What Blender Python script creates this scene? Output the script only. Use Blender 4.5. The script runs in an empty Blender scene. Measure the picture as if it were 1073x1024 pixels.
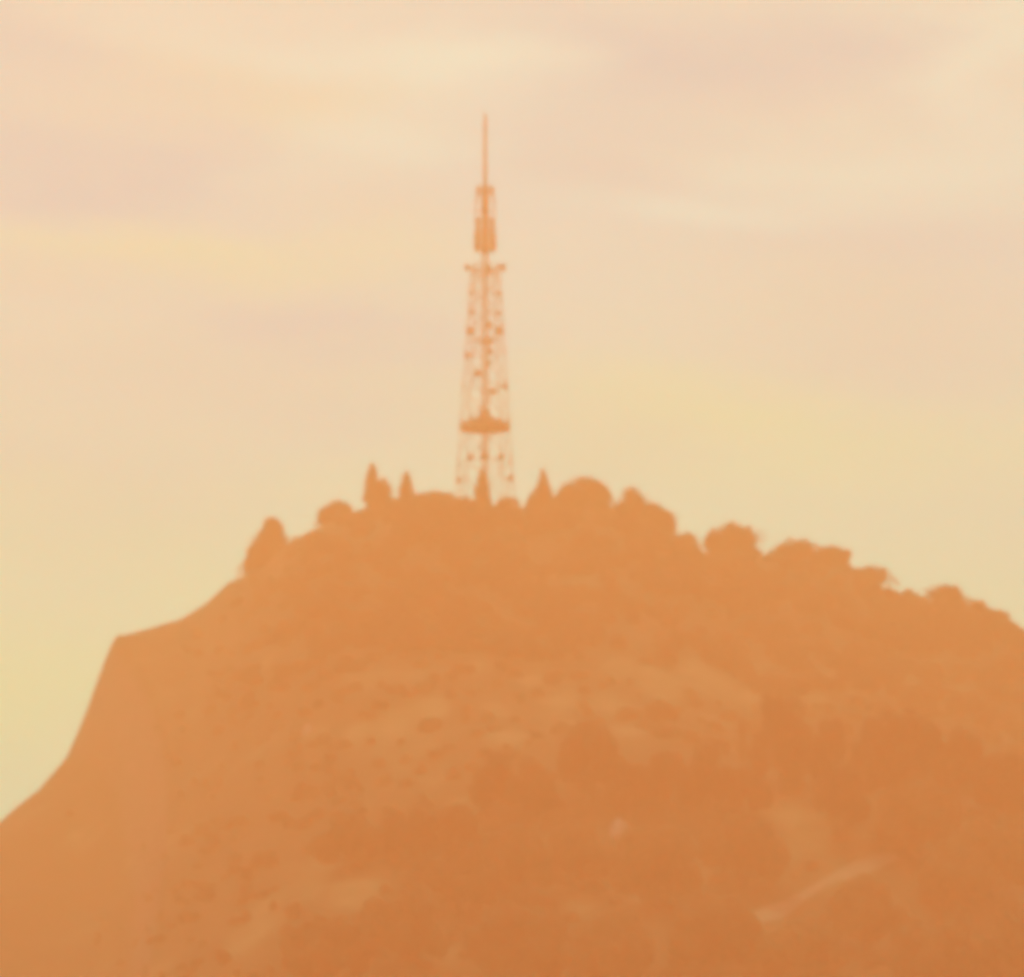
import bpy, math, random
import numpy as np
from mathutils import Vector, noise as mnoise

SC = bpy.context.scene
COL = SC.collection
R = math.radians

# ------------------------------------------------------------------ camera
PW, PH, F = 1073.0, 1024.0, 4800.0          # photograph size and focal length in its pixels
PITCH = R(10.1)
CZ = 2.0
cam_d = bpy.data.cameras.new('camera')
cam = bpy.data.objects.new('camera', cam_d)
COL.objects.link(cam)
cam.location = (0, 0, CZ)
cam.rotation_euler = (R(90) + PITCH, 0, 0)
cam_d.sensor_fit = 'HORIZONTAL'
cam_d.sensor_width = 36
cam_d.lens = 36 * F / PW
cam_d.clip_start = 0.5
cam_d.clip_end = 20000
SC.camera = cam


def ray(u, v):
    a, b = (u - PW / 2) / F, (PH / 2 - v) / F
    return Vector((a, math.cos(PITCH) - b * math.sin(PITCH), math.sin(PITCH) + b * math.cos(PITCH)))


def at(u, v, Y):
    d = ray(u, v)
    t = Y / d.y
    return Vector((d.x * t, Y, CZ + d.z * t))


# ------------------------------------------------------------------ terrain
SKY = [(-900, 1100), (-500, 1045), (-250, 985), (-100, 925), (0, 860), (40, 826), (70, 791), (90, 746), (105, 706), (120, 667),
       (160, 659), (187, 652), (215, 635), (240, 611), (262, 602), (285, 583), (305, 567), (330, 555), (367, 538), (400, 527),
       (440, 524), (500, 526), (547, 535), (590, 530), (640, 536), (690, 553), (712, 565), (740, 579), (803, 582), (890, 594), (935, 619),
       (975, 627), (1005, 630), (1030, 634), (1050, 642), (1073, 661), (1110, 690), (1200, 735), (1400, 800), (1800, 930), (2400, 1100)]


def sst(a, b, x):
    t = min(1.0, max(0.0, (x - a) / (b - a)))
    return t * t * (3 - 2 * t)


def ridge_y(x):
    return 1205 - 75 * sst(-70, -125, x) - 40 * sst(60, 150, x) + 120 * sst(150, 420, x) + 150 * sst(-135, -420, x)


def _ridge_pts():
    out = []
    for u, v in SKY:
        Y = 1200.0
        for _ in range(12):
            p = at(u, v, Y)
            Y = ridge_y(p.x)
        out.append((p.x, p.z))
    return [(-900, 0.0)] + out + [(1000, 0.0)]


RP = _ridge_pts()
RX = np.array([p[0] for p in RP]); RZ = np.array([p[1] for p in RP])
BASE_Y = 480.0


def ridge_h(x):
    return float(np.interp(x, RX, RZ))


def hgt(x, y):
    yr = ridge_y(x)
    # the cliff on the left runs in towards the middle as it comes forward
    H = ridge_h(x - 0.17 * max(0.0, yr - y) * sst(-15, -105, x) + 0.16 * max(0.0, yr - y) * sst(40, 130, x))
    if y <= yr:
        s = min(1.0, (yr - y) / (yr - BASE_Y))
        s2 = max(s, 0.0)
        h = H * (1 - (0.8 * s2 + 1.4 * s2 * s2 - 1.2 * s2 ** 3))
        amp = sst(0.0, 0.06, s) * sst(1.0, 0.75, s) + 0.12
    else:
        s = min(1.0, (y - yr) / 380.0)
        h = H * (1 - (s * s * (3 - 2 * s)))
        amp = 0.3
    # a low spur on the lower right of the face
    h += 9.0 * math.exp(-((y - 880) / 38.0) ** 2) * sst(-45, 15, x) * sst(330, 200, x)
    n = mnoise.noise((x * 0.018, y * 0.018, 3.1)) * 3.0 + mnoise.noise((x * 0.055, y * 0.055, 7.7)) * 1.1 + mnoise.noise((x * 0.16, y * 0.16, 1.3)) * 0.35
    k = 0.25 + 0.75 * amp
    return max(0.0, h) + n * k * (0.25 if H < 5 else 1.0)


def on_ground(u, v):
    """where the sight line of photo pixel (u, v) meets the hill"""
    y = 500.0
    while y < 1300:
        p = at(u, v, y)
        if hgt(p.x, y) >= p.z:
            break
        y += 2.0
    p = at(u, v, y)
    return Vector((p.x, y, hgt(p.x, y)))


# ------------------------------------------------------------------ materials
def mat(name):
    m = bpy.data.materials.new(name)
    m.use_nodes = True
    nt = m.node_tree
    b = nt.nodes['Principled BSDF']
    return m, nt, b


def N(nt, typ, **kw):
    n = nt.nodes.new(typ)
    for k, v in kw.items():
        setattr(n, k, v)
    return n


def ramp(nt, fac, stops):
    r = N(nt, 'ShaderNodeValToRGB')
    e = r.color_ramp.elements
    while len(e) < len(stops):
        e.new(0.5)
    for i, (p, c) in enumerate(stops):
        e[i].position = p
        e[i].color = (*c, 1)
    nt.links.new(fac, r.inputs['Fac'])
    return r.outputs['Color']


def noise_fac(nt, vec, scale, detail=5, rough=0.6, dist=0.0):
    n = N(nt, 'ShaderNodeTexNoise')
    n.inputs['Scale'].default_value = scale
    n.inputs['Detail'].default_value = detail
    n.inputs['Roughness'].default_value = rough
    n.inputs['Distortion'].default_value = dist
    nt.links.new(vec, n.inputs['Vector'])
    return n.outputs['Fac']


def mixc(nt, fac, a, b):
    m = N(nt, 'ShaderNodeMix', data_type='RGBA')
    for sock, val in ((m.inputs[0], fac), (m.inputs[6], a), (m.inputs[7], b)):
        if isinstance(val, (int, float)):
            sock.default_value = val
        elif isinstance(val, tuple):
            sock.default_value = (*val, 1)
        else:
            nt.links.new(val, sock)
    return m.outputs[2]


def mat_hill():
    m, nt, b = mat('dry_hillside')
    geo = N(nt, 'ShaderNodeNewGeometry')
    pos = geo.outputs['Position']
    dry = ramp(nt, noise_fac(nt, pos, 0.11, 6), [(0.3, (0.09, 0.07, 0.035)), (0.5, (0.14, 0.105, 0.05)), (0.7, (0.20, 0.145, 0.075))])
    green = ramp(nt, noise_fac(nt, pos, 0.4, 4), [(0.3, (0.042, 0.036, 0.017)), (0.7, (0.075, 0.055, 0.026))])
    f = N(nt, 'ShaderNodeAttribute', attribute_name='dry').outputs['Fac']
    c = mixc(nt, f, green, dry)
    sep = N(nt, 'ShaderNodeSeparateXYZ')
    nt.links.new(geo.outputs['Normal'], sep.inputs[0])
    steep = ramp(nt, sep.outputs['Z'], [(0.42, (1, 1, 1)), (0.62, (0, 0, 0))])
    rock = ramp(nt, noise_fac(nt, pos, 0.25, 8, 0.7), [(0.3, (0.055, 0.045, 0.03)), (0.7, (0.13, 0.10, 0.07))])
    c = mixc(nt, steep, c, rock)
    nt.links.new(c, b.inputs['Base Color'])
    b.inputs['Roughness'].default_value = 0.95
    b.inputs['Specular IOR Level'].default_value = 0.1
    bump = N(nt, 'ShaderNodeBump')
    bump.inputs['Strength'].default_value = 0.6
    bump.inputs['Distance'].default_value = 0.6
    nt.links.new(noise_fac(nt, pos, 0.5, 6), bump.inputs['Height'])
    nt.links.new(bump.outputs['Normal'], b.inputs['Normal'])
    return m


def mat_leaf(name, dark, light):
    m, nt, b = mat(name)
    geo = N(nt, 'ShaderNodeNewGeometry')
    oi = N(nt, 'ShaderNodeObjectInfo')
    c = ramp(nt, noise_fac(nt, geo.outputs['Position'], 0.45, 3), [(0.3, dark), (0.7, light)])
    hs = N(nt, 'ShaderNodeHueSaturation')
    mr = N(nt, 'ShaderNodeMapRange')
    mr.inputs['To Min'].default_value = 0.75
    mr.inputs['To Max'].default_value = 1.25
    nt.links.new(oi.outputs['Random'], mr.inputs['Value'])
    nt.links.new(mr.outputs[0], hs.inputs['Value'])
    nt.links.new(c, hs.inputs['Color'])
    nt.links.new(hs.outputs['Color'], b.inputs['Base Color'])
    b.inputs['Roughness'].default_value = 0.75
    b.inputs['Specular IOR Level'].default_value = 0.2
    return m


def mat_noise(name, c1, c2, scale, rough=0.8, metal=0.0):
    m, nt, b = mat(name)
    geo = N(nt, 'ShaderNodeNewGeometry')
    c = ramp(nt, noise_fac(nt, geo.outputs['Position'], scale, 6), [(0.35, c1), (0.65, c2)])
    nt.links.new(c, b.inputs['Base Color'])
    b.inputs['Roughness'].default_value = rough
    b.inputs['Metallic'].default_value = metal
    return m


M_HILL = mat_hill()
M_BROAD = mat_leaf('broadleaf_foliage', (0.020, 0.023, 0.010), (0.042, 0.040, 0.018))
M_OLIVE = mat_leaf('dry_olive_foliage', (0.08, 0.064, 0.026), (0.16, 0.12, 0.05))
M_CONIF = mat_leaf('conifer_foliage', (0.024, 0.030, 0.014), (0.050, 0.054, 0.024))
M_SCRUB = mat_leaf('scrub_foliage', (0.038, 0.035, 0.016), (0.074, 0.06, 0.028))
M_BARK = mat_noise('bark', (0.06, 0.045, 0.03), (0.12, 0.09, 0.065), 1.5, 0.95)
M_STEEL = mat_noise('weathered_steel', (0.11, 0.065, 0.052), (0.15, 0.09, 0.075), 0.8, 0.6)
M_PANEL = mat_noise('antenna_housing', (0.12, 0.075, 0.055), (0.16, 0.10, 0.075), 0.5, 0.6)
M_ROCK = mat_noise('pale_rock', (0.20, 0.16, 0.12), (0.34, 0.28, 0.22), 0.6, 0.9)
M_TRACK = mat_noise('dirt_track', (0.13, 0.10, 0.055), (0.19, 0.145, 0.085), 0.35, 0.95)


# ------------------------------------------------------------------ object helpers
def tag(o, label=None, cat=None, group=None, kind=None):
    if label: o['label'] = label
    if cat: o['category'] = cat
    if group: o['group'] = group
    if kind: o['kind'] = kind
    return o


def mesh_obj(name, verts, faces, m, parent=None, smooth=False):
    me = bpy.data.meshes.new(name)
    me.from_pydata([tuple(v) for v in verts], [], [tuple(f) for f in faces])
    me.materials.append(m)
    if smooth:
        me.polygons.foreach_set('use_smooth', [True] * len(me.polygons))
    me.update()
    o = bpy.data.objects.new(name, me)
    COL.objects.link(o)
    if parent: o.parent = parent
    return o


def empty(name, loc, rz=0.0):
    o = bpy.data.objects.new(name, None)
    o.empty_display_size = 0.5
    COL.objects.link(o)
    o.location = loc
    o.rotation_euler = (0, 0, rz)
    return o


class MB:
    def __init__(self):
        self.v, self.f = [], []

    def tube(self, a, b, r1, r2=None, n=8):
        r2 = r1 if r2 is None else r2
        a, b = Vector(a), Vector(b)
        d = (b - a).normalized()
        x = d.orthogonal().normalized()
        y = d.cross(x)
        k = len(self.v)
        for p, r in ((a, r1), (b, r2)):
            for i in range(n):
                t = 2 * math.pi * i / n
                self.v.append(p + (x * math.cos(t) + y * math.sin(t)) * r)
        for i in range(n):
            j = (i + 1) % n
            self.f.append((k + i, k + j, k + n + j, k + n + i))
        self.f.append(tuple(k + i for i in reversed(range(n))))
        self.f.append(tuple(k + n + i for i in range(n)))

    def box(self, c, s, rz=0.0):
        k = len(self.v)
        cs, sn = math.cos(rz), math.sin(rz)
        for sx in (-1, 1):
            for sy in (-1, 1):
                for sz in (-1, 1):
                    x, y = sx * s[0] / 2, sy * s[1] / 2
                    self.v.append(Vector((c[0] + x * cs - y * sn, c[1] + x * sn + y * cs, c[2] + sz * s[2] / 2)))
        for q in ((0, 1, 3, 2), (4, 6, 7, 5), (0, 4, 5, 1), (2, 3, 7, 6), (0, 2, 6, 4), (1, 5, 7, 3)):
            self.f.append(tuple(k + i for i in q))

    def build(self, name, m, parent=None, smooth=False):
        return mesh_obj(name, self.v, self.f, m, parent, smooth)


# ------------------------------------------------------------------ the hill and the plain round it
def axis(lo, d0, d1, hi, fine, coarse):
    a = list(np.linspace(lo, d0, max(2, int((d0 - lo) / coarse)))[:-1])
    a += list(np.linspace(d0, d1, int((d1 - d0) / fine)))
    a += list(np.linspace(d1, hi, max(2, int((hi - d1) / coarse)))[1:])
    return a


xs = axis(-1500, -190, 190, 1500, 1.5, 40)
ys = axis(-400, 640, 1230, 1615, 2.5, 35)
hv = [(x, y, hgt(x, y)) for y in ys for x in xs]
nx = len(xs)
hf = [(j * nx + i, j * nx + i + 1, (j + 1) * nx + i + 1, (j + 1) * nx + i) for j in range(len(ys) - 1) for i in range(nx - 1)]
hill = mesh_obj('hill', hv, hf, M_HILL, smooth=True)
tag(hill, kind='structure')

CLEAR = [(on_ground(u, v), r * 0.19) for u, v, r in ((835, 868, 42), (862, 845, 26), (815, 900, 26), (265, 978, 26), (280, 950, 16), (145, 885, 16), (690, 722, 30), (745, 715, 40), (480, 850, 14), (415, 765, 30),
         (375, 772, 18), (590, 735, 24), (640, 740, 26), (655, 875, 10), (565, 895, 18), (920, 848, 18), (722, 905, 18), (370, 932, 26), (395, 915, 14), (330, 770, 14), (520, 745, 18), (1000, 890, 14), (455, 745, 20), (610, 945, 20), (800, 990, 16), (560, 715, 20), (80, 880, 12), (530, 772, 24), (592, 762, 22), (655, 765, 22), (705, 766, 22), (748, 756, 20), (850, 732, 20), (905, 732, 20), (788, 735, 20), (985, 742, 20), (1045, 770, 18), (500, 700, 14), (650, 700, 20))]


def dryness(x, y):
    n = mnoise.noise((x * 0.07, y * 0.05, 4.4)) * 0.8 + mnoise.noise((x * 0.2, y * 0.2, 2.4)) * 0.5
    d = 0.0
    for p, r in CLEAR:
        q = math.hypot(x - p.x, (y - p.y) / 2.2) / r + 0.55 * n
        if q < 1.3: d = max(d, sst(1.3, 0.55, q))
    return max(d, 0.55 * sst(0.28, 0.6, n))


at_ = hill.data.attributes.new('dry', 'FLOAT', 'POINT')
at_.data.foreach_set('value', [dryness(v[0], v[1]) if abs(v[0]) < 190 and 600 < v[1] < 1300 else 0.3 for v in hv])

# the pale track across the lower right of the face
tp = [on_ground(u, v) for u, v in ((790, 968), (810, 958), (835, 945), (860, 931), (885, 919), (910, 910), (935, 903), (960, 898))]
tv, tf = [], []
for i, p in enumerate(tp):
    q = (tp[min(i + 1, len(tp) - 1)] - tp[max(i - 1, 0)]); q.z = 0; q.normalize()
    s = Vector((-q.y, q.x, 0))
    for j in range(5):
        w = (j / 4 - 0.5) * (3.4 + 1.2 * math.sin(i * 1.7))
        c = p + s * w
        tv.append((c.x, c.y, hgt(c.x, c.y) + 0.16))
for i in range(len(tp) - 1):
    for j in range(4):
        a = i * 5 + j
        tf.append((a, a + 5, a + 6, a + 1))
tag(mesh_obj('dirt_path', tv, tf, M_TRACK, smooth=True), kind='structure')


# ------------------------------------------------------------------ vegetation
def quads(pts, nrm, size, rng):
    """leaf sprays: a square of random roll at every point, tilted off its normal"""
    n = len(pts)
    nrm = nrm + rng.normal(0, 0.55, (n, 3))
    nrm /= np.linalg.norm(nrm, axis=1)[:, None] + 1e-9
    t = np.cross(nrm, rng.normal(0, 1, (n, 3)))
    t /= np.linalg.norm(t, axis=1)[:, None] + 1e-9
    b = np.cross(nrm, t)
    s = (size * rng.uniform(0.55, 1.3, n))[:, None]
    a = rng.uniform(0.55, 1.0, n)[:, None]
    v = np.stack([pts - t * s, pts - b * s * a, pts + t * s, pts + b * s * a], 1).reshape(-1, 3)
    f = np.arange(4 * n).reshape(-1, 4)
    return v, f


def crown_broad(W, Hc, z0, seed, flat=0.0, lean=0.0, D=None, skirt=False):
    """Hc tall, W wide crown whose underside is at z0; flat in 0..1 makes the dome table-topped"""
    rng = np.random.default_rng(seed)
    D = D or W * 0.9
    nl = int(np.clip(10 + W * 1.1, 10, 26))
    P, Nn = [], []
    leaf = float(np.clip(0.035 * W, 0.22, 0.42))
    for k in range(nl):
        a = rng.uniform(0, 2 * math.pi)
        e = rng.uniform(-0.35, 1.0)
        rr = math.sqrt(max(0, 1 - e * e)) if flat == 0 else (1 - abs(e) ** (2 + 4 * flat)) ** 0.5
        q = rng.uniform(0.55, 0.78)
        if skirt:
            e = -0.9 + 1.9 * (k + rng.uniform(0, 1)) / nl
            rr = 1.0 if e < 0 else (1 - e ** (2 + 4 * flat)) ** 0.5
        c = np.array([math.cos(a) * rr * q * W / 2, math.sin(a) * rr * q * D / 2, e * q * Hc / 2])
        r = rng.uniform(0.24, 0.38) * min(W, Hc * 1.15) / 2
        n = int(260 * (r / 1.6) ** 1.6 * (0.33 / leaf) ** 1.4) + 60
        d = rng.normal(0, 1, (n, 3)); d /= np.linalg.norm(d, axis=1)[:, None]
        rad = r * rng.uniform(0.45, 1.0, n) ** 0.5
        P.append(c + d * rad[:, None]); Nn.append(d)
    # loose fill through the body
    n = int(40 * W)
    if skirt:
        m = int(3.2 * W * Hc / (1.4 * leaf * leaf))
        e = rng.uniform(-1, 1, m); a = rng.uniform(0, 2 * math.pi, m)
        rr = np.where(e < 0, 1.0, np.sqrt(np.maximum(0, 1 - np.abs(e) ** (2 + 4 * flat))))
        ph = rng.uniform(0, 6.28, 6)
        ragged = 0.95 + 0.18 * np.sin(2 * a + ph[0] + 2.2 * e) + 0.10 * np.sin(4 * e + ph[1] + a) + 0.09 * np.sin(5 * a + ph[2] + 3 * e) + 0.06 * np.sin(9 * a + 7 * e + ph[3])
        q = np.sqrt(rng.uniform(0, 1, m)) * rr * ragged * np.where(e < 0, 1.0 - 0.4 * e, 1.0)
        e = e * np.where(e > 0, 1 + 0.15 * np.sin(3 * a + ph[4]) + 0.10 * np.sin(6 * q * 2 + 2 * a + ph[5]), 1.0)
        d = np.stack([np.cos(a), np.sin(a), e * 0.6], 1)
        P.append(np.stack([np.cos(a) * q * W / 2, np.sin(a) * q * D / 2, e * Hc / 2], 1)); Nn.append(d)
    d = rng.normal(0, 1, (n, 3)); d /= np.linalg.norm(d, axis=1)[:, None]
    P.append(d * (rng.uniform(0, 0.72, n) ** 0.5)[:, None] * np.array([W / 2, D / 2, Hc / 2]) * 0.86); Nn.append(d)
    P = np.concatenate(P); Nn = np.concatenate(Nn)
    # fit to the wanted size
    zhi = np.percentile(P[:, 2], 99.5); zlo = np.percentile(P[:, 2], 1)
    P[:, 2] = (P[:, 2] - zlo) / (zhi - zlo) * Hc + z0
    xr = np.percentile(np.abs(P[:, 0]), 97)
    P[:, 0] *= W / 2 / xr
    P[:, 0] += lean * (P[:, 2] - z0)
    return quads(P, Nn, leaf, rng)


def crown_conifer(W, H, seed, z0=0.1, power=0.8, lop=0.0):
    rng = np.random.default_rng(seed)
    P, Nn = [], []
    leaf = float(np.clip(0.055 * W, 0.16, 0.34))
    z = H * z0
    while z < H * 0.985:
        t = (z - H * z0) / (H * (1 - z0))
        r = W / 2 * (1 - t) ** power * (0.55 + 0.45 * min(1, t * 5)) + 0.12
        for k in range(rng.integers(6, 9)):
            a = rng.uniform(0, 2 * math.pi)
            L = r * rng.uniform(0.65, 1.08) * (1 + lop * math.cos(a) * (1 - t))
            n = int(5 + L * 9)
            q = rng.uniform(0.08, 1, n)
            zz = z - 0.28 * L * q + 0.12 * L * q * q + rng.normal(0, 0.10 + 0.06 * L, n)
            side = rng.normal(0, 0.16 * L + 0.05, n) * (1.1 - q)
            P.append(np.stack([math.cos(a) * L * q - math.sin(a) * side, math.sin(a) * L * q + math.cos(a) * side, zz], 1))
            Nn.append(np.tile([math.cos(a) * 0.4, math.sin(a) * 0.4, 0.9], (n, 1)))
        z += H * rng.uniform(0.022, 0.04)
    P = np.concatenate(P); Nn = np.concatenate(Nn)
    return quads(P, Nn, leaf, rng)


def trunk(H, r, seed, spread=0.0, nlimb=5, ztop=0.75):
    rnd = random.Random(seed)
    b = MB()
    p = Vector((0, 0, -1.2)); k = 5
    for i in range(k):
        q = Vector((rnd.uniform(-1, 1) * 0.02 * H, rnd.uniform(-1, 1) * 0.02 * H, H * ztop * (i + 1) / k))
        b.tube(p, q, r * (1 - 0.15 * i), r * (1 - 0.15 * (i + 1)), 7)
        if spread and i >= 1:
            for _ in range(max(1, nlimb // 3)):
                a = rnd.uniform(0, 2 * math.pi)
                e = q + Vector((math.cos(a) * spread * 0.55, math.sin(a) * spread * 0.5, H * rnd.uniform(0.12, 0.25)))
                b.tube(q, e, r * 0.4, r * 0.12, 6)
        p = q
    return b


def tree_broad(loc, H, W, label, group, seed, name='broadleaf_tree', under=0.2, flat=0.0, lean=0.0, D=None, skirt=False, leafm=None):
    root = empty(name, loc)
    tag(root, label, 'tree', group)
    trunk(H, 0.035 * H * 0.5 + 0.1, seed, W * 0.5).build('trunk', M_BARK, root, True)
    v, f = crown_broad(W, H * (1 - under), H * under, seed + 11, flat, lean, D, skirt)
    mesh_obj('crown', v, f, leafm or M_BROAD, root)
    return root


def tree_conifer(loc, H, W, label, group, seed, name='conifer_tree', power=0.8, z0=0.06, lop=0.0):
    root = empty(name, loc)
    tag(root, label, 'tree', group)
    trunk(H, 0.012 * H + 0.1, seed, ztop=0.93).build('trunk', M_BARK, root, True)
    v, f = crown_conifer(W, H, seed + 5, z0, power, lop)
    mesh_obj('crown', v, f, M_CONIF, root)
    return root


def shrub(loc, H, W, label, group, seed, D=None, flat=0.2):
    root = empty('shrub', loc)
    tag(root, label, 'shrub', group)
    trunk(H, 0.09, seed, W * 0.4, 6, 0.5).build('stem', M_BARK, root, True)
    v, f = crown_broad(W, H * 0.98, 0.0, seed + 3, flat, 0.0, D)
    mesh_obj('foliage', v, f, M_BROAD, root)
    return root


S = 1200 / F      # metres per photo pixel at the ridge


def ridge_spot(u, v_top, dy=0.0):
    """foot and height of a tree on the skyline: dy metres this side (-) or beyond (+) the ridge"""
    Y = 1200.0
    for _ in range(10):
        p = at(u, v_top, Y); Y = ridge_y(p.x) + dy
    p = at(u, v_top, Y)
    g = hgt(p.x, Y)
    return Vector((p.x, Y, g - 0.1)), p.z - g + 0.1


GR = 'trees along the hill crest'
crest = [
    # kind, u, v_top, width px, dy, label, extras
    ('c', 285, 542, 50, 0, 'lone blunt cone-shaped tree at the left end of the tree line', dict(power=0.42, z0=-0.12, lop=-0.15)),
    ('b', 270, 570, 28, -1, 'small round tree at the lower left foot of the blunt cone-shaped tree', dict(under=-0.3)),
    ('b', 350, 526, 34, 0, 'round-topped tree halfway between the leftmost crest tree and the tall pointed pair', dict(lean=0.15, under=-0.3)),
    ('c', 390, 485, 31, -2, 'tallest pointed conifer left of the tower, with a broad shoulder on its right', dict(lop=0.25, power=0.75)),
    ('b', 402, 502, 20, 2, 'small rounded tree tucked against the right side of the tallest pointed conifer', dict(under=-0.35)),
    ('c', 426, 494, 20, 0, 'slim pointed conifer between the tallest conifer and the tower', dict(power=0.6)),
    ('b', 455, 516, 44, 3, 'low wide flat-topped tree just left of the tower foot', dict(flat=0.5, under=-0.35)),
    ('b', 484, 524, 26, 0, 'small low round tree touching the left side of the tower foot', dict(under=-0.35)),
    ('c', 505, 492, 22, -10, 'narrow dark conifer standing right in front of the tower foot', dict(power=0.55, z0=0.02)),
    ('b', 532, 521, 24, 0, 'small round tree touching the right side of the tower foot', dict(under=-0.35)),
    ('c', 569, 490, 33, 0, 'thin spire-like conifer right of the tower, beside the big domed tree', dict(power=1.05)),
    ('b', 558, 517, 15, -2, 'little bushy tree at the left foot of the thin spire-like conifer', dict(under=-0.35)),
    ('b', 581, 521, 16, -2, 'little bushy tree between the thin spire-like conifer and the big domed tree', dict(under=-0.35)),
    ('b', 612, 503, 56, 0, 'largest domed tree on the crest, right of the thin spire-like conifer', dict(flat=0.5, under=-0.35)),
    ('b', 662, 513, 34, 0, 'tall rounded tree just right of the largest domed tree', dict(under=-0.35)),
    ('b', 686, 529, 40, -3, 'broad tree sloping down to the right below the domed trees', dict(under=-0.35, lean=-0.1)),
    ('b', 720, 559, 24, 0, 'small low tree alone in the dip between the domed group and the squarish tree', dict(under=-0.35)),
    ('b', 767, 551, 53, 0, 'squarish steep-sided tree standing apart on the right slope of the crest', dict(flat=0.8, under=-0.35)),
    ('b', 834, 567, 50, 0, 'wide tree leading the stepped row on the right crest, highest of that row', dict(flat=0.5, under=-0.35)),
    ('b', 871, 574, 38, 2, 'flat-topped tree second in the stepped row on the right crest', dict(flat=0.9, under=-0.35)),
    ('b', 911, 595, 40, 0, 'low flat tree at the lower end of the stepped row on the right crest', dict(flat=0.8, under=-0.35)),
    ('b', 990, 614, 38, 0, 'small lone round tree far down the right end of the skyline', dict(under=-0.35)),
]
for i, (k, u, vt, wp, dy, lab, ex) in enumerate(crest):
    loc, H = ridge_spot(u, vt, dy)
    if k == 'c':
        tree_conifer(loc, H, wp * S * 1.1, lab, GR, 100 + i * 7, **ex)
    else:
        tree_broad(loc, H, wp * S * 1.04, lab, GR, 100 + i * 7, skirt=True, **ex)


def slope_tree(k, u, v_top, v_base, wp, lab, grp, seed, **ex):
    p = on_ground(u, v_base)
    s = p.y / F
    H, W = (v_base - v_top) * s * 1.03, wp * s
    p.z -= 0.1
    if k == 'c':
        return tree_conifer(p, H, W, lab, grp, seed, **ex)
    if k == 's':
        return shrub(p, H, W, lab, grp, seed, **ex)
    return tree_broad(p, H, W, lab, grp, seed, **ex)


GS = 'trees along the spur below the crest'
spur = [
    ('b', 430, 852, 905, 64, 'leftmost wide tree of the dark band across the middle of the slope', {}),
    ('b', 478, 846, 895, 44, 'low tree between the leftmost wide tree of the dark band and the blunt twin-crowned pair', {}),
    ('b', 518, 795, 860, 50, 'left one of two blunt round trees set side by side on the middle slope', {}),
    ('b', 556, 800, 862, 48, 'right one of two blunt round trees set side by side on the middle slope', {}),
    ('b', 616, 762, 846, 58, 'tall egg-shaped dark tree standing higher than its neighbours in mid-slope', dict(under=0.1)),
    ('b', 660, 803, 858, 44, 'low round tree tucked right of the tall egg-shaped dark tree', {}),
    ('b', 700, 793, 856, 52, 'round tree midway between the egg-shaped tree and the small slim conifer', {}),
    ('b', 745, 786, 852, 50, 'round tree just left of the small slim conifer in the dark band', {}),
    ('c', 778, 752, 800, 14, 'small slim conifer left of the tallest tree of the dark band', {}),
    ('b', 818, 737, 836, 58, 'tallest tree of the dark band, its top slightly pointed, on the right slope', dict(under=0.1)),
    ('b', 872, 758, 838, 46, 'round tree just right of the tallest tree of the dark band', {}),
    ('b', 905, 782, 850, 36, 'low tree filling the notch before the widest dark crown on the right', {}),
    ('b', 945, 752, 846, 76, 'widest dark crown of the band, on the right slope', dict(flat=0.3)),
    ('b', 1005, 766, 846, 52, 'round tree right of the widest dark crown, near the right edge', {}),
    ('b', 1052, 793, 864, 60, 'last tree of the dark band, low and round at the right edge', {}),
    ('b', 786, 806, 862, 44, 'low round tree in front of the small slim conifer', {}),
]
for i, (k, u, vt, vb, wp, lab, ex) in enumerate(spur):
    slope_tree(k, u, vt, vb, wp, lab, GS, 700 + i * 13, **ex)

GL = 'trees on the lower slope'
lower = [
    ('b', 365, 856, 918, 66, 'round tree ringed by pale grass left of the dark band', {}),
    ('b', 882, 812, 886, 56, 'tapering dark tree standing over the pale clearing', {}),
    ('b', 778, 862, 936, 82, 'big round tree on the left side of the pale clearing', {}),
    ('b', 965, 826, 902, 84, 'wide round tree right of the pale clearing', {}),
    ('b', 1035, 866, 942, 90, 'wide tree at the right edge above a smaller round one', {}),
    ('b', 1003, 896, 962, 70, 'smaller round tree below the wide tree at the right edge', {}),
    ('b', 905, 925, 1000, 76, 'round tree directly below the pale dirt path', {}),
    ('b', 690, 872, 955, 84, 'broad tree right of the pale boulder', {}),
    ('b', 610, 868, 936, 62, 'round tree left of the pale boulder', {}),
    ('b', 548, 872, 940, 70, 'round tree below the blunt side-by-side pair', {}),
    ('b', 480, 896, 962, 76, 'wide tree below the left part of the dark band', {}),
    ('b', 745, 945, 1030, 92, 'wide tree at the bottom edge left of the dirt path', {}),
    ('b', 840, 968, 1050, 88, 'wide tree at the bottom edge under the lower end of the dirt path', {}),
    ('b', 640, 960, 1040, 80, 'round tree at the bottom edge below the pale boulder', {}),
    ('b', 545, 962, 1042, 92, 'widest tree at the bottom centre of the slope', {}),
    ('b', 420, 942, 1020, 84, 'round tree at the bottom left of centre', {}),
    ('b', 340, 966, 1040, 84, 'round tree at the bottom beside the pale upright clearing', {}),
    ('b', 985, 975, 1060, 96, 'wide tree in the bottom right, below the smaller round one', {}),
    ('b', 1060, 968, 1060, 84, 'tree cut by the bottom right corner', {}),
    ('s', 692, 738, 756, 34, 'low dark shrub alone on the pale upper slope', {}),
]
for i, (k, u, vt, vb, wp, lab, ex) in enumerate(lower):
    if k == 'b' and u != 882: ex = dict(ex, leafm=M_OLIVE)
    slope_tree(k, u, vt, vb, wp, lab, None if k == 's' else GL, 1500 + i * 17, **ex)


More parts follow.
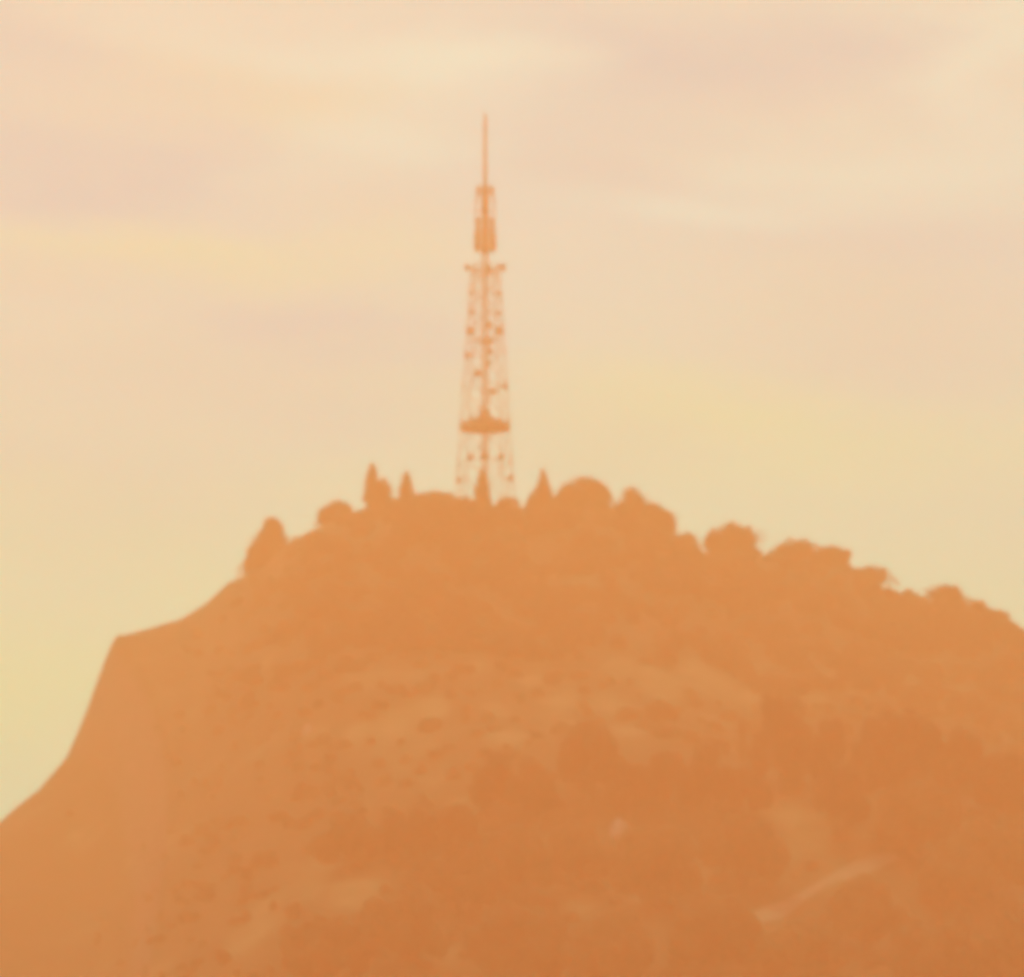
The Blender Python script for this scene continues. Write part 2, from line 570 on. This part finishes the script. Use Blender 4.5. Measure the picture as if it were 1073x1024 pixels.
def boulder(u, v, size, label, seed):
    p = on_ground(u, v)
    import bmesh
    bm = bmesh.new()
    bmesh.ops.create_icosphere(bm, subdivisions=4, radius=1)
    for w in bm.verts:
        d = 1 + 0.35 * mnoise.noise(w.co * 1.1 + Vector((seed, 0, 0))) + 0.14 * mnoise.noise(w.co * 3.1 + Vector((0, seed, 0)))
        w.co *= d
        w.co.x *= size * 0.55; w.co.y *= size * 0.5; w.co.z *= size * 0.8
    me = bpy.data.meshes.new('boulder'); bm.to_mesh(me); bm.free()
    me.materials.append(M_ROCK)
    o = bpy.data.objects.new('boulder', me); COL.objects.link(o)
    o.location = p + Vector((0, 0, size * 0.3))
    tag(o, label, 'rock')


boulder(648, 880, 3.0, 'pale upright boulder between trees on the lower slope', 1)
boulder(322, 771, 1.7, 'small pale boulder on the open left slope under the crest', 5)

# low scrub over the upper face: nobody could count it
rng = np.random.default_rng(4)
sv, sf, off = [], [], 0
cnt = 0
while cnt < 2300:
    x = rng.uniform(-175, 175); y = rng.uniform(700, 1196)
    edge = ridge_y(x) - y
    crest_x = -72 < x < 105
    if abs(x) > y * 0.118 + 10 or edge < (-6 if crest_x else 6): continue
    if x < -48 and rng.uniform() < 0.985 * sst(-46, -95, x) and edge > 15: continue
    dr = dryness(x, y)
    if dr > rng.uniform(0.25, 0.6): continue
    if any(abs(x - c.x) < 4 and -22 < y - c.y < 5 for c in tp): continue
    h = (rng.uniform(1.6, 4.0) if y > 985 else rng.uniform(0.9, 2.2)) * (0.45 if edge < 12 else 0.6 if edge < 40 else 1.0)
    if x < -40:
        k = sst(-40, -80, x)
        if hgt(x - 4, y) < hgt(x, y) - 4 and edge < 60: continue
        h *= 1 - 0.6 * k
    w = max(1.2, h * rng.uniform(1.3, 2.3))
    n = int(14 + 7 * w * w)
    d = rng.normal(0, 1, (n, 3)); d /= np.linalg.norm(d, axis=1)[:, None]
    d[:, 2] = np.abs(d[:, 2])
    p = d * (rng.uniform(0.3, 1, n) ** 0.5)[:, None] * np.array([w / 2, w / 2, h])
    v, f = quads(p, d, 0.48, rng)
    v = v + np.array([x, y, hgt(x, y) - 0.05])
    sv.append(v); sf.append(f + off); off += len(v); cnt += 1
tag(mesh_obj('scrub', np.concatenate(sv), np.concatenate(sf), M_SCRUB), 'low dry scrub scattered over the hill face', 'scrub', kind='stuff')

# ------------------------------------------------------------------ the broadcasting tower
TU, TY = 508.0, 1206.0
base = at(TU, 530, TY)
gz = hgt(base.x, TY)
tw = empty('radio_tower', (base.x, TY, gz), R(14))
tag(tw, 'tall slender lattice radio tower on the hilltop with a round platform and thin mast', 'tower')


def tz(v):
    return at(TU, v, TY).z - gz


def hw(v):                       # half width of the lattice at photo row v, in metres (seen face-on)
    return np.interp(v, [281, 530], [3.2, 6.7])


k4 = [(-1, -1), (1, -1), (1, 1), (-1, 1)]
rows = [540, 486, 444, 404, 371, 343, 318, 297, 279]
for sx, sy in k4:
    b = MB()
    for a, c in zip(rows[:-1], rows[1:]):
        b.tube((sx * hw(a), sy * hw(a), tz(a)), (sx * hw(c), sy * hw(c), tz(c)), 0.11, 0.10, 8)
    lg = b.build('leg', M_STEEL, tw, True)
    fb = MB(); fb.box((sx * hw(540), sy * hw(540), tz(531)), (1.6, 1.6, 2.4)); fb.build('footing', M_ROCK, lg)
for a, c in zip(rows[:-1], rows[1:]):
    b = MB()
    for i in range(4):
        p, q = k4[i], k4[(i + 1) % 4]
        A0 = Vector((p[0] * hw(a), p[1] * hw(a), tz(a))); B0 = Vector((q[0] * hw(a), q[1] * hw(a), tz(a)))
        A1 = Vector((p[0] * hw(c), p[1] * hw(c), tz(c))); B1 = Vector((q[0] * hw(c), q[1] * hw(c), tz(c)))
        b.tube(A0, B1, 0.085, n=6); b.tube(B0, A1, 0.085, n=6); b.tube(A1, B1, 0.085, n=6)
        b.tube((A0 + A1) / 2, (B0 + B1) / 2, 0.05, n=6)
    b.build('bracing', M_STEEL, tw, True)

# the ladder shaft up the middle
b = MB()
for sx, sy in k4:
    b.tube((sx * 0.75, sy * 0.75, tz(535)), (sx * 0.75, sy * 0.75, tz(262)), 0.07, n=6)
z, zt, s = tz(530), tz(264), 1
while z < zt:
    for i in range(4):
        p, q = k4[i], k4[(i + 1) % 4]
        b.tube((p[0] * .75, p[1] * .75, z), (q[0] * .75, q[1] * .75, z + 1.5), 0.05, n=5)
        b.tube((p[0] * .75, p[1] * .75, z), (q[0] * .75, q[1] * .75, z), 0.04, n=5)
    z += 1.5
b.build('ladder_shaft', M_STEEL, tw, True)
b = MB()
for i in range(3):
    b.tube((-0.3 + 0.3 * i, -0.55, tz(530)), (-0.3 + 0.3 * i, -0.55, tz(232)), 0.06, n=6)
b.build('feeder_cable', M_PANEL, tw, True)


def ring(b, r0, r1, z0, z1, n=32):
    k = len(b.v)
    for i in range(n):
        t = 2 * math.pi * i / n
        for r, zz in ((r0, z0), (r1, z0), (r1, z1), (r0, z1)):
            b.v.append(Vector((r * math.cos(t), r * math.sin(t), zz)))
    for i in range(n):
        a, c = k + 4 * i, k + 4 * ((i + 1) % n)
        for j in range(4):
            b.f.append((a + j, c + j, c + (j + 1) % 4, a + (j + 1) % 4))


def platform(vlow, vhigh, r, name='platform'):
    z0, z1 = tz(vlow), tz(vhigh)
    b = MB(); ring(b, 0.9, r, z0, z0 + 0.35)
    for i in range(12):
        t = 2 * math.pi * i / 12
        b.tube((0.9 * math.cos(t), 0.9 * math.sin(t), z0 - 0.9), (r * .97 * math.cos(t), r * .97 * math.sin(t), z0 - 0.02), 0.1, n=6)
    pl = b.build(name, M_STEEL, tw)
    b = MB()
    for zz in (z0 + 0.95, z0 + 1.45):
        ring(b, r - 0.06, r + 0.02, zz, zz + 0.09)
    for i in range(28):
        t = 2 * math.pi * i / 28
        b.tube((r * .985 * math.cos(t), r * .985 * math.sin(t), z0 + 0.3), (r * .985 * math.cos(t), r * .985 * math.sin(t), z0 + 1.5), 0.05, n=5)
    b.build('railing', M_STEEL, pl)
    return pl, z0


pl, pz = platform(450, 436, 6.9)


b = MB()
b.tube((0, 0, pz + 0.36), (0, 0, pz + 3.0), 3.2, 2.9, 24); b.tube((0, 0, pz + 3.0), (0, 0, pz + 5.5), 1.9, 1.1, 20)
b.build('equipment_cabin', M_PANEL, tw)


def drum(parent, c, ang, r, depth=0.9):
    """microwave drum dish facing ang, on a short bracket"""
    b = MB()
    d = Vector((math.cos(ang), math.sin(ang), 0)); c = Vector(c)
    b.tube(c - d * 0.3, c + d * depth * 0.35, r * 0.55, r, 20)
    b.tube(c + d * depth * 0.35, c + d * depth, r, r, 20)
    o = b.build('dish_antenna', M_PANEL, parent)
    b = MB(); b.tube(c - d * 1.4, c - d * 0.2, 0.12, n=6); b.tube(c - d * 1.4 + Vector((0, 0, -r)), c - d * 1.4 + Vector((0, 0, r)), 0.1, n=6)
    b.build('bracket', M_STEEL, o)


for i in range(9):               # cabinets and drums round the platform
    a = R(20 + 40 * i)
    drum(tw, (5.2 * math.cos(a), 5.2 * math.sin(a), pz + 1.3), a, 0.75 + 0.2 * (i % 2), 0.9)
A14 = -R(14)
def side(v, off_px, r, yoff=0.0, ang=0.0):
    """a drum hung off_px beside the tower axis as seen in the photograph"""
    x = off_px * S
    c = Vector((x, yoff, tz(v))); c.rotate(__import__('mathutils').Euler((0, 0, A14)))
    drum(tw, c, A14 + (0 if off_px > 0 else math.pi) + ang, r)


for v, off, r, yo, an in ((281, -17.5, 0.9, -1, -.4), (281, 17.5, 1.05, -1, .5), (284, 3, .9, -2.5, -1.4), (350, -14, 1.1, -3.2, .9), (350, 14, 1.15, -3.2, -.9), (344, 4, 1.0, -3.6, -1.4),
                           (373, -17.5, 0.95, -1, .3), (395, -7, 1.0, -4.6, 1.2), (372, 5, .9, -4, -1.3), (384, 3, .8, -4, -1.3), (405, 20, 0.8, 0, .3), (362, 3, 1.0, -4, -1.2), (414, 7, .9, -4.4, -1.2),
                           (483, -14, 0.8, -5, 1), (483, 16, 0.85, -5, -1), (481, 0, 1.2, -5.2, -1.5), (503, -27, 1.0, 0, 0), (501, 26, 1.0, 0, 0.2), (330, 13, .7, -2, -.5), (329, -13, .7, -2, .5), (309, 14, .7, -2, -.3), (308, -13, .6, -2, .3)):
    side(v, off, r, yo, an)

# small decks carrying side-mounted panels
for v, half in ((352, 3.9), (281, 4.4)):
    b = MB()
    for sx in (-1, 1):
        b.box((sx * half * 0.5, 0, tz(v) - 1.0), (0.25, half * 1.7, 0.25), 0)
        b.box((0, sx * half * 0.5, tz(v) - 1.3), (half * 1.7, 0.25, 0.25), 0)
    b.build('support_frame', M_STEEL, tw)

# the top section: column, two tiers of panel antennas, then the whip mast
b = MB()
b.tube((0, 0, tz(266)), (0, 0, tz(224)), 0.95, 0.9, 20); b.tube((0, 0, tz(224)), (0, 0, tz(194)), 1.05, 0.9, 20)
b.build('antenna_column', M_STEEL, tw, True)


def tier(v0, v1, r, w, n, tiers):
    z0, z1 = tz(v0), tz(v1)
    hgt_ = (z1 - z0) / tiers
    for t in range(tiers):
        for i in range(n):
            a = 2 * math.pi * i / n + A14
            b = MB()
            c = (r * math.cos(a), r * math.sin(a), z0 + hgt_ * (t + 0.5))
            b.box(c, (0.45, w, hgt_ * 0.86), a)
            pn = b.build('panel_antenna', M_PANEL, tw)
            b = MB()
            b.tube((0.6 * math.cos(a), 0.6 * math.sin(a), c[2]), ((r - .2) * math.cos(a), (r - .2) * math.sin(a), c[2]), 0.1, n=6)
            b.build('bracket', M_STEEL, pn)


tier(263, 245, 2.75, 1.7, 8, 2)
tier(245, 228, 2.55, 0.8, 8, 2)
tier(226, 206, 2.5, 0.16, 4, 2)
tier(206, 195, 2.3, 0.45, 8, 1)
b = MB()
for a, c, r1, r2 in ((194, 165, .5, .47), (165, 138, .45, .42), (138, 119, .4, .36)):
    b.tube((0, 0, tz(a)), (0, 0, tz(c)), r1, r2, 12)
for v in (194, 165, 138):
    b.tube((0, 0, tz(v) - .15), (0, 0, tz(v) + .15), .55, n=12)
b.tube((0, 0, tz(119)), (0, 0, tz(117)), 0.06, 0.03, n=6)
b.build('mast', M_STEEL, tw, True)

# ------------------------------------------------------------------ the air
me = bpy.data.meshes.new('haze')
hb = MB(); hb.box((0, 605, 158), (3020, 2040, 324)); 
haze = hb.build('haze', M_HILL)
tag(haze, 'orange dusk haze between the camera and the hill', 'haze', kind='stuff')
hm = bpy.data.materials.new('haze_air'); hm.use_nodes = True
nt = hm.node_tree; nt.nodes.clear()
out = N(nt, 'ShaderNodeOutputMaterial'); pv = N(nt, 'ShaderNodeVolumePrincipled')
pv.inputs['Color'].default_value = (1.0, 0.31, 0.12, 1)
pv.inputs['Absorption Color'].default_value = (1, 1, 1, 1)
pv.inputs['Density'].default_value = 0.0022
pv.inputs['Anisotropy'].default_value = 0.3
nt.links.new(pv.outputs[0], out.inputs['Volume'])
haze.data.materials.clear(); haze.data.materials.append(hm)

# ------------------------------------------------------------------ light
AZ, EL = R(-48), R(66)
sdir = Vector((math.sin(AZ) * math.cos(EL), math.cos(AZ) * math.cos(EL), math.sin(EL)))
sun_d = bpy.data.lights.new('sun', 'SUN'); sun_d.energy = 3.1; sun_d.angle = R(0.5); sun_d.color = (1.0, 0.42, 0.19)
sun = bpy.data.objects.new('sun', sun_d); COL.objects.link(sun)
sun.rotation_euler = sdir.to_track_quat('Z', 'Y').to_euler()
sun.location = (0, 0, 600)

w = bpy.data.worlds.new('World'); SC.world = w; w.use_nodes = True
nt = w.node_tree
bg = nt.nodes['Background']
bg.inputs['Strength'].default_value = 0.1
sky = N(nt, 'ShaderNodeTexSky', sky_type='NISHITA', sun_disc=False)
sky.sun_elevation = EL; sky.sun_rotation = AZ % (2 * math.pi); sky.dust_density = 4.0
tc = N(nt, 'ShaderNodeTexCoord')
mp = N(nt, 'ShaderNodeMapping'); mp.inputs['Scale'].default_value = (7, 7, 20); mp.inputs['Rotation'].default_value = (0, R(6), 0)
mp.inputs['Location'].default_value = (0.3, 0, 0.4)
nt.links.new(tc.outputs['Generated'], mp.inputs['Vector'])
n1 = noise_fac(nt, mp.outputs[0], 1.0, 4, 0.5, 0.4)
sep = N(nt, 'ShaderNodeSeparateXYZ'); nt.links.new(tc.outputs['Generated'], sep.inputs[0])


def math_(op, a, b=None, c=None):
    m = N(nt, 'ShaderNodeMath', operation=op)
    for k, val in enumerate((a, b, c)):
        if val is None: continue
        if isinstance(val, (int, float)): m.inputs[k].default_value = val
        else: nt.links.new(val, m.inputs[k])
    return m.outputs[0]


K = 10.0
base_c = (1.1 * K, 0.76 * K, 0.45 * K)
cream = (1.3 * K, 0.92 * K, 0.53 * K)
gold = (2.6 * K, 0.89 * K, 0.30 * K)
amber = (1.6 * K, 0.74 * K, 0.33 * K)
peach = (1.15 * K, 0.69 * K, 0.40 * K)
mauve = (0.1 * K, 0.575 * K, 0.425 * K)
az = math_('ARCTAN2', sep.outputs['X'], sep.outputs['Y'])
el = math_('ARCSINE', sep.outputs['Z'])
# ragged edges for the cloud banks
wn = N(nt, 'ShaderNodeTexNoise'); wn.inputs['Scale'].default_value = 1.0; wn.inputs['Detail'].default_value = 5; wn.inputs['Roughness'].default_value = 0.55
mw = N(nt, 'ShaderNodeMapping'); mw.inputs['Scale'].default_value = (14, 14, 48); mw.inputs['Rotation'].default_value = (0, R(8), 0)
nt.links.new(tc.outputs['Generated'], mw.inputs['Vector']); nt.links.new(mw.outputs[0], wn.inputs['Vector'])
sw = N(nt, 'ShaderNodeSeparateXYZ'); nt.links.new(wn.outputs['Color'], sw.inputs[0])
azw = math_('MULTIPLY_ADD', math_('SUBTRACT', sw.outputs['X'], 0.5), 0.10, az)
elw = math_('MULTIPLY_ADD', math_('SUBTRACT', sw.outputs['Y'], 0.5), 0.035, el)
low = ramp(nt, elw, [(0.13, (1, 1, 1)), (0.225, (0, 0, 0))])
c3 = mixc(nt, math_('MULTIPLY', low, 0.95), base_c, gold)
# cloud banks: azimuth, elevation, half width, half height (degrees), tint, weight
for a0, e0, ra, re, tint, wt in (
        (-5.9, 15.6, 1.9, 0.6, mauve, .8), (-5.4, 14.2, 2.1, .55, mauve, .85), (1.8, 15.6, 3.0, .6, mauve, .95), (1.0, 14.3, 2.2, .7, mauve, .6),
        (-2.2, 12.0, 1.6, .42, mauve, .75), (5.2, 13.0, 1.8, .7, mauve, .45), (-6.2, 12.7, 1.3, .25, peach, .8), (4.8, 12.0, 2.0, .6, peach, .85),
        (-3.6, 11.3, 2.6, .5, peach, .85), (-1.4, 13.6, .9, .7, peach, .5), (-1.4, 15.6, 1.7, .42, cream, .9), (-3.8, 13.15, 2.2, .36, gold, .5), (-6.2, 10.6, 2.4, .3, peach, .6), (2.6, 10.9, 2.2, .6, gold, .6), (-5.4, 9.9, 2.0, .6, amber, .6), (-4.6, 13.0, 1.8, .3, amber, .4), (-3.0, 15.0, 1.3, .5, amber, .5), (.9, 10.5, 1.1, .5, amber, .5),
        (-1.6, 14.5, 1.1, .4, cream, .6), (4.4, 14.1, 1.3, .4, cream, .9), (2.4, 13.6, 1.6, .26, cream, .7), (6.0, 15.4, .8, .9, cream, .6),
        (-11, 14, 2.6, .7, mauve, .7), (11, 13, 2.8, .8, mauve, .7), (-9, 11, 2.2, .5, peach, .7), (9.5, 15, 2, .6, peach, .7),
        (0, 19, 5, .9, mauve, .7), (-8, 20, 4, .8, peach, .7), (8, 21, 5, 1, cream, .7)):
    p = math_('MULTIPLY', math_('SUBTRACT', azw, R(a0)), 1 / R(ra))
    q = math_('MULTIPLY', math_('SUBTRACT', math_('MULTIPLY_ADD', azw, 0.09, elw), R(e0) + 0.09 * R(a0)), 1 / R(re))
    d2 = math_('ADD', math_('MULTIPLY', p, p), math_('MULTIPLY', q, q))
    g = math_('MULTIPLY', math_('EXPONENT', math_('MULTIPLY', d2, -0.7)), wt)
    c3 = mixc(nt, g, c3, tint)
# elsewhere: soft streaks of the same tints
c3 = mixc(nt, math_('MULTIPLY', ramp(nt, n1, [(0.45, (0, 0, 0)), (0.65, (1, 1, 1))]), 0.35), c3, peach)
# the sky is dimmer overhead and away from the glow behind the hill
over = mixc(nt, ramp(nt, sep.outputs['Z'], [(0.32, (0, 0, 0)), (0.62, (1, 1, 1))]), c3, (0.55 * K, 0.52 * K, 0.36 * K))
away = mixc(nt, ramp(nt, math_('MULTIPLY_ADD', sep.outputs['Y'], -0.5, 0.5), [(0.08, (0, 0, 0)), (0.4, (1, 1, 1))]), over, (0.6 * K, 0.52 * K, 0.34 * K))
c4 = mixc(nt, 0.9, sky.outputs[0], away)
nt.links.new(c4, bg.inputs['Color'])

# ------------------------------------------------------------------ rendering
SC.view_settings.view_transform = 'Standard'
SC.view_settings.look = 'None'
SC.view_settings.gamma = 1
SC.view_settings.exposure = 0.20
SC.render.engine = 'CYCLES'
cy = SC.cycles
cy.use_denoising = True
cy.pixel_filter_type = 'BLACKMAN_HARRIS'
cy.filter_width = 8.0
cy.volume_bounces = 8
cy.max_bounces = 10
cy.diffuse_bounces = 2
